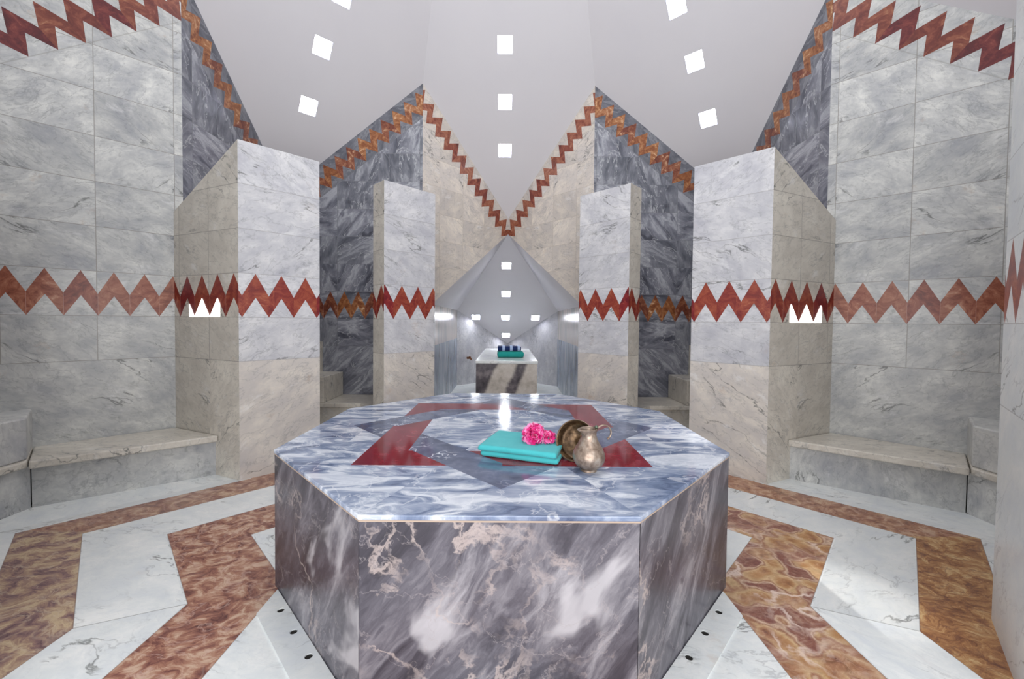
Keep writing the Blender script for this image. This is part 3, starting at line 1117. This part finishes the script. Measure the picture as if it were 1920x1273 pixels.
# ------------------------------------------------------------------ benches in the side bays
M_seat = simple_stone('bench_seat_marble', 'beige', 0.35, 1.0, 0.15)
M_front = simple_stone('bench_front_marble', 'grey', 0.35, 1.0, 0.35)
M_basin = simple_stone('basin_block_marble', 'grey', 0.35, 1.0, 0.2)
for s, side in ((-1, 'left'), (1, 'right')):
    e = empty('marble_bench', (s * 2.55, 0.65, 0), 'grey marble bench with pale slab seat against the %s wall' % side, 'bench', 'side benches')
    fr = [(2.79, 0.285), (2.105, 0.815)]
    sg = -s
    base = [(2.796, 0.288), (2.09, 0.815), (2.535, 1.0), (3.03, 0.525)]
    base = [(x * s, y) for x, y in base][::sg]
    mb = MB()
    mb.prism(base, 0.0, 0.245)
    mb.build('front_panel', M_front, e, loc=e.location)
    seat = [(2.755, 0.240), (2.062, 0.795), (2.535, 1.0), (3.045, 0.515)]
    seat = [(x * s, y) for x, y in seat][::sg]
    mb = MB()
    mb.prism(seat, 0.245, 0.292)
    mb.build('seat_slab', M_seat, e, loc=e.location, bevel=0.008)
    # basin block in the tip of the bay
    e = empty('basin_block', (s * 3.0, 0, 0), 'stepped marble basin block at the outer end of the %s bench' % side, 'basin', 'basin blocks at the bench ends')
    lo = [(2.80, 0.285), (3.035, 0.518), (3.50, 0.045), (3.50, -0.045), (3.035, -0.518), (2.80, -0.285)]
    lo = [(x * s, y) for x, y in lo][::sg]
    mb = MB()
    mb.prism(lo, 0.0, 0.25)
    mb.build('base', M_basin, e, loc=e.location)
    mid = [(2.775, 0.250), (3.045, 0.508), (3.50, 0.045), (3.50, -0.045), (3.045, -0.508), (2.775, -0.250)]
    mid = [(x * s, y) for x, y in mid][::sg]
    mb = MB()
    mb.prism(mid, 0.25, 0.292)
    mb.build('ledge', M_seat, e, loc=e.location, bevel=0.008)
    hi_ = [(2.80, 0.270), (3.045, 0.508), (3.50, 0.045), (3.50, -0.045), (3.045, -0.508), (2.80, -0.270)]
    hi_ = [(x * s, y) for x, y in hi_][::sg]
    mb = MB()
    mb.prism(hi_, 0.292, 0.54)
    blk = mb.build('upper_block', M_basin, e, loc=e.location, bevel=0.010)
    bm = bmesh.new()
    bmesh.ops.create_uvsphere(bm, u_segments=32, v_segments=16, radius=0.2)
    bmesh.ops.scale(bm, vec=(1, 1, 0.8), verts=bm.verts)
    cc = from_bm('cutter', bm, M_basin)
    cc.location = (s * 3.10, 0.10, 0.545)
    cut(blk, [cc])

# ------------------------------------------------------------------ low seats and blocks in the diagonal bays
for s, side in ((-1, 'left'), (1, 'right')):
    e = empty('corner_bench', (s * 1.9, 2.2, 0), 'low beige marble seat in the dark %s corner bay' % side, 'bench', 'corner bay seats')
    seat = [(1.375, 2.44), (1.275, 1.76), (1.46, 1.94), (2.49, 1.94), (2.49, 2.44)]
    seat = [(x * s, y) for x, y in seat][::s]
    body = [(1.385, 2.44), (1.31, 1.83), (1.47, 1.97), (2.49, 1.97), (2.49, 2.44)]
    body = [(x * s, y) for x, y in body][::s]
    mb = MB()
    mb.prism(body, 0.0, 0.25)
    mb.build('front_panel', M_seat, e, loc=e.location)
    mb = MB()
    mb.prism(seat, 0.25, 0.292)
    mb.build('seat_slab', M_seat, e, loc=e.location, bevel=0.006)
    e = empty('corner_basin', (s * 2.15, 2.2, 0.292), 'raised beige basin block standing on the %s corner seat' % side, 'basin', 'corner basin blocks')
    mb = MB()
    blk = [(1.84, 2.44), (1.84, 1.955), (2.49, 1.955), (2.49, 2.44)]
    blk = [(x * s, y) for x, y in blk][::s]
    mb.prism(blk, 0.292, 0.55)
    mb.build('block', M_seat, e, loc=e.location, bevel=0.006)
    mb = MB()
    x0, x1 = sorted((s * 2.07, s * 2.49))
    mb.box((x0, 2.41, 0.55), (x1, 2.445, 0.885))
    mb.build('backsplash', M_seat, e, loc=e.location)

# ------------------------------------------------------------------ massage slab in the alcove
g = G('bold_banded_marble')
u, v, _ = g.sep(g.uv())
w_ = g.warp(g.warp(g.xyz(u, v, 0.3), 3.0, 0.10, 5), 14.0, 0.03, 4)
wx, wy, _ = g.sep(w_)
cb = g.f('SUBTRACT', wx, g.f('MULTIPLY', g.f('SUBTRACT', wy, 0.615), 0.45))
b1 = g.f('SUBTRACT', 1.0, g.smooth(cb, 0.25, 0.30))
b2 = g.f('MULTIPLY', g.smooth(cb, 0.48, 0.53), g.f('SUBTRACT', 1.0, g.smooth(cb, 0.60, 0.66)))
nn = g.noise(w_, 9.0, 6, 0.65)
pale = g.ramp(nn, [(0.3, lin(158, 150, 140)), (0.5, lin(188, 180, 172)), (0.7, lin(204, 198, 192))])
dkc = g.ramp(nn, [(0.3, lin(52, 48, 54)), (0.5, lin(86, 80, 86)), (0.72, lin(138, 130, 132))])
M_slab = g.out(g.mix(g.f('MAXIMUM', b1, b2), pale, dkc), 0.3)
e = empty('massage_slab', (0.0, 3.9, 0), 'rectangular marble massage slab with dark bands standing in the back alcove', 'slab')
mb = MB()
mb.box((-0.375, 2.82, 0.0), (0.375, 5.05, 0.615))
mb.build('base', M_slab, e, loc=e.location)
mb = MB()
mb.box((-0.385, 2.81, 0.615), (0.385, 5.06, 0.65))
mb.build('top_slab', simple_stone('massage_slab_top', 'floor', 0.2), e, loc=e.location, bevel=0.006)

# ------------------------------------------------------------------ cloth
def cloth_material(name, col, col2, stripes=None):
    g = G(name)
    p = g.obj()
    n = g.noise(p, 18.0, 4)
    c = g.mix(n, col, col2)
    if stripes:
        x, y, z = g.sep(p)
        m = g.smooth(g.f('SINE', g.f('MULTIPLY', x, stripes[1])), 0.35, 0.5)
        c = g.mix(m, c, stripes[0])
    b = g.f('ADD', g.noise(p, 260.0, 2), g.f('MULTIPLY', g.noise(p, 22.0, 3), 3.0))
    m = g.out(c, 0.85, b, spec=0.15, bstr=0.5, bdist=0.0012)
    g.b.inputs['Sheen Weight'].default_value = 0.15
    return m


def fold(name, sx_, sy_, z0, z1, mat, parent, seed, off=(0, 0), rz=0.0, nfold=1, sag=0.004):
    """a folded cloth layer: rounded fold along the front, loose edges at the back, gently uneven"""
    bm = bmesh.new()
    nx, nr = 40, 14
    ny = 24
    h = (z1 - z0)
    # closed cross-section in y-z
    sec = []
    r = h / 2
    for k in range(nr + 1):
        t = math.pi / 2 + math.pi * k / nr
        sec.append((-sy_ / 2 + r + r * math.cos(t) * 1.0, r + r * math.sin(t)))
    bot = [(-sy_ / 2 + r + (sy_ - 2 * r) * k / ny, 0.0) for k in range(1, ny)]
    endr = [(sy_ / 2 - r + r * math.cos(t), r + r * math.sin(t)) for t in [-math.pi / 2 + math.pi * k / nr for k in range(nr + 1)]]
    topp = [(sy_ / 2 - r - (sy_ - 2 * r) * k / ny, h) for k in range(1, ny)]
    sec = sec + bot + endr + topp
    rings = []
    for i in range(nx + 1):
        x = -sx_ / 2 + sx_ * i / nx
        edge = min(1.0, (sx_ / 2 - abs(x)) / (r * 0.9)) if r > 0 else 1
        sc = math.sqrt(max(0.0, 1 - (1 - edge) ** 2)) * 0.30 + 0.70
        ring = []
        for (yy, zz) in sec:
            zc = (zz - r) * sc + r
            n = noise.noise(Vector((x * 14 + seed, yy * 14, zz * 30)))
            n2 = noise.noise(Vector((x * 5 + seed * 2, yy * 6, 1.7)))
            dz = (n * 0.3 + n2) * sag * (1 if zz > r * 0.5 else 0.0)
            dy = noise.noise(Vector((x * 9 + seed, 3.1, zz * 20))) * 0.004
            ring.append(bm.verts.new((x + noise.noise(Vector((seed, yy * 10, zz * 20))) * 0.003, yy + dy, zc + dz + z0)))
        rings.append(ring)
    m_ = len(sec)
    for a, b in zip(rings, rings[1:]):
        for i in range(m_):
            j = (i + 1) % m_
            bm.faces.new((a[i], a[j], b[j], b[i]))
    bm.faces.new(rings[0])
    bm.faces.new(list(reversed(rings[-1])))
    bmesh.ops.recalc_face_normals(bm, faces=bm.faces)
    o = from_bm(name, bm, mat, parent)
    o.location = (off[0], off[1], 0)
    o.rotation_euler = (0, 0, rz)
    return o


M_aqua = cloth_material('aqua_towel_cloth', lin(56, 166, 172), lin(84, 186, 190))
t_ = empty('folded_towel', (0.097, -0.400, PH + 0.001), 'folded aqua towel lying on the octagonal platform under the pink flower', 'towel', None, math.radians(-19))
fold('lower_fold', 0.318, 0.255, 0.0, 0.024, M_aqua, t_, 1.0, (0.004, 0.002), 0.0, sag=0.001)
fold('upper_fold', 0.322, 0.25, 0.0225, 0.047, M_aqua, t_, 4.0, (-0.004, -0.006), 0.012, sag=0.002)

M_teal = cloth_material('teal_towel_cloth', lin(20, 138, 134), lin(48, 168, 160))
M_navy = cloth_material('navy_striped_cloth', lin(24, 40, 86), lin(34, 52, 100), (lin(170, 190, 224), 62.0))
t_ = empty('folded_towel', (0.045, 3.35, 0.6505), 'folded teal towel on the massage slab in the back alcove', 'towel', None, math.radians(4))
fold('fold', 0.345, 0.26, 0.0, 0.085, M_teal, t_, 7.0, sag=0.004)
t_ = empty('striped_towel', (0.03, 3.34, 0.7385), 'navy and pale blue striped towel folded on top of the teal towel', 'towel', None, math.radians(2))
fold('fold', 0.31, 0.22, 0.0, 0.065, M_navy, t_, 11.0, sag=0.004)

# ------------------------------------------------------------------ pink flower
g = G('pink_petal')
gp = g.new('ShaderNodeNewGeometry').outputs['Random Per Island']
gl = g.v('LENGTH', g.obj())
cc = g.ramp(gp, [(0.0, lin(190, 16, 96)), (0.35, lin(226, 48, 132)), (0.65, lin(240, 110, 172)), (1.0, lin(246, 176, 210))])
M_petal = g.out(cc, 0.6, spec=0.2)
g.b.inputs['Subsurface Weight'].default_value = 0.1
M_green = plain('flower_sepal_green', lin(84, 110, 60), 0.6)


def bloom(name, radius, count, parent, loc, tilt, seed):
    rnd = random.Random(seed)
    bm = bmesh.new()
    for k in range(count):
        f = (k + 0.5) / count
        th = math.acos(1 - 1.15 * f)
        ph = k * 2.39996 + rnd.uniform(-0.3, 0.3)
        d = Vector((math.sin(th) * math.cos(ph), math.sin(th) * math.sin(ph), math.cos(th)))
        L = radius * rnd.uniform(0.85, 1.08)
        side = d.cross(Vector((rnd.uniform(-1, 1), rnd.uniform(-1, 1), 0.3))).normalized()
        o = d.cross(side)
        W = radius * rnd.uniform(0.34, 0.46)
        curl = rnd.uniform(0.1, 0.5)
        nu, nv = 6, 6
        grid = []
        for i in range(nu + 1):
            row = []
            t = i / nu
            for j in range(nv + 1):
                u = (j / nv - 0.5) * 2
                wdt = W * (0.18 + 0.95 * math.sin(min(1, t * 1.05) * 1.45))
                ruff = 0.10 * radius * t * math.sin(u * 7 + k) + 0.05 * radius * t * math.sin(u * 15 + k * 2)
                cup = (1 - u * u) * radius * 0.13 * t
                p = d * (L * (0.25 + 0.75 * t) + (rnd.uniform(-.04, .04) * radius if i == nu else 0)) + side * u * wdt + o * (ruff + cup + curl * radius * t * t * 0.45)
                row.append(bm.verts.new(p))
            grid.append(row)
        for i in range(nu):
            for j in range(nv):
                bm.faces.new((grid[i][j], grid[i][j + 1], grid[i + 1][j + 1], grid[i + 1][j]))
    for v in bm.verts:
        v.co.z = max(v.co.z, -radius * 0.55)
    o = from_bm(name, bm, M_petal, parent)
    o.location = loc
    o.rotation_euler = tilt
    md = o.modifiers.new('thickness', 'SOLIDIFY')
    md.thickness = 0.0006
    return o


fw = empty('pink_flower', (0.145, -0.425, PH + 0.050), 'ruffled bright pink flower lying on the folded aqua towel', 'flower')
bloom('bloom', 0.047, 84, fw, (-0.014, 0.0, 0.026), (0.35, -0.2, 0), 3)
bloom('bloom', 0.032, 50, fw, (0.042, -0.006, 0.0175), (0.5, 0.5, 0), 8)
bm = lathe([(0.0, 0.0), (0.008, 0.002), (0.012, 0.012), (0.006, 0.016), (0.0, 0.016)], 16)
o = from_bm('sepal', bm, M_green, fw)
o.location = (-0.012, 0.0, 0.002)

# ------------------------------------------------------------------ bowl and jug
def metal(name, c0, c1, c2, scale=60.0):
    g = G(name)
    p = g.obj()
    n = g.noise(p, 28.0, 5, 0.65)
    col = g.ramp(n, [(0.3, c0), (0.52, c1), (0.72, c2)])
    vo = g.voro(p, scale, 'SMOOTH_F1').outputs['Distance']
    return g.out(col, 0.38, g.f('ADD', vo, g.f('MULTIPLY', n, 0.6)), 0.5, 0.6, 0.8, 0.002)


M_tin = metal('tinned_copper', lin(104, 84, 70), lin(156, 138, 124), lin(194, 182, 170))
M_cop = metal('aged_copper_inside', lin(52, 38, 28), lin(98, 76, 54), lin(146, 118, 88))
M_patina = plain('green_patina_metal', lin(96, 108, 92), 0.5, 0.6)

bw = empty('copper_bowl', (0.290, -0.503, PH), 'shallow old copper bowl tilted on its rim behind the metal jug', 'bowl')
R = 0.081
prof = [(0.0, -0.060), (0.03, -0.058), (0.056, -0.048), (0.074, -0.027), (R - 0.001, -0.002), (R + 0.002, 0.0015), (R, 0.003), (R - 0.004, 0.001),
        (0.072, -0.024), (0.068, -0.031), (0.065, -0.032), (0.053, -0.045), (0.030, -0.054), (0.017, -0.055), (0.014, -0.048), (0.008, -0.043), (0.0, -0.042)]
bm = lathe(prof, 64)
for f in bm.faces:
    c0 = f.calc_center_median()
    rr = math.hypot(c0.x, c0.y)
    f.material_index = 0
for v in bm.verts:
    v.co.z += 0.0012 * noise.noise(v.co * 60)
idx = 0
o = from_bm('bowl', bm, [M_tin, M_cop], bw)
for p_ in o.data.polygons:
    if p_.normal.z > 0.05 and math.hypot(p_.center.x, p_.center.y) < R - 0.002:
        p_.material_index = 1
nrm = Vector((-0.50, -0.80, 0.33)).normalized()
q = nrm.to_track_quat('Z', 'Y')
o.rotation_mode = 'QUATERNION'
o.rotation_quaternion = q
o.location = (0, 0, 0.0785)

jg = empty('metal_jug', (0.322, -0.612, PH), 'small old hammered metal jug with curled handle, in front of the tilted bowl', 'jug')
prof = [(0.0, 0.0), (0.030, 0.0), (0.031, 0.003), (0.026, 0.007), (0.030, 0.010), (0.046, 0.020), (0.057, 0.036), (0.061, 0.052), (0.058, 0.068), (0.050, 0.085),
        (0.040, 0.101), (0.032, 0.117), (0.0275, 0.132), (0.027, 0.145), (0.0305, 0.155), (0.0315, 0.157), (0.0295, 0.157), (0.025, 0.145), (0.0255, 0.132),
        (0.030, 0.117), (0.048, 0.085), (0.058, 0.055), (0.045, 0.022), (0.0, 0.012)]
bm = lathe(prof, 64)
for v in bm.verts:
    # pulled lip on the left and slight dents
    ang = math.atan2(v.co.y, v.co.x)
    k = max(0.0, math.cos(ang - math.radians(200))) ** 4 * max(0.0, (v.co.z - 0.135) / 0.022)
    v.co.x += math.cos(math.radians(200)) * 0.024 * k
    v.co.y += math.sin(math.radians(200)) * 0.016 * k
    v.co += Vector((noise.noise(v.co * 30), noise.noise(v.co * 30 + Vector((5, 5, 5))), 0)) * 0.0018
body = from_bm('body', bm, M_tin, jg)
bm = tube([(0.022, 0, 0.146), (0.036, 0, 0.158), (0.056, 0, 0.166), (0.076, 0, 0.160), (0.087, 0, 0.144), (0.086, 0, 0.126), (0.074, 0, 0.112)],
          [0.0038, 0.0034, 0.003, 0.003, 0.003, 0.0032, 0.004], 10, 1.3)
from_bm('handle', bm, M_tin, jg)
bm = lathe([(0, -0.006), (0.006, -0.004), (0.007, 0.0), (0.005, 0.005), (0, 0.008)], 16)
o = from_bm('thumb_rest', bm, M_patina, jg)
o.location = (0.028, 0, 0.160)
jg.rotation_euler = (0, 0, math.radians(12))

# ------------------------------------------------------------------ tap on the alcove wall
M_brass = plain('aged_brass', lin(120, 72, 42), 0.4, 0.7)
tp = empty('brass_tap', (-0.700, 5.095, 0.47), 'small brown brass tap low on the left rear wall of the alcove', 'tap')
n2 = Vector((1, -1.0, 0)).normalized()
bm = tube([Vector((0, 0, 0)) - n2 * 0.02, n2 * 0.03, n2 * 0.07, n2 * 0.085 + Vector((0, 0, -0.03))], [0.02, 0.016, 0.015, 0.013], 12)
from_bm('spout', bm, M_brass, tp)
bm = lathe([(0, 0.0), (0.022, 0.0), (0.024, 0.012), (0.008, 0.02), (0, 0.02)], 16)
o = from_bm('handle', bm, M_brass, tp)
o.location = n2 * 0.045 + Vector((0, 0, 0.012))
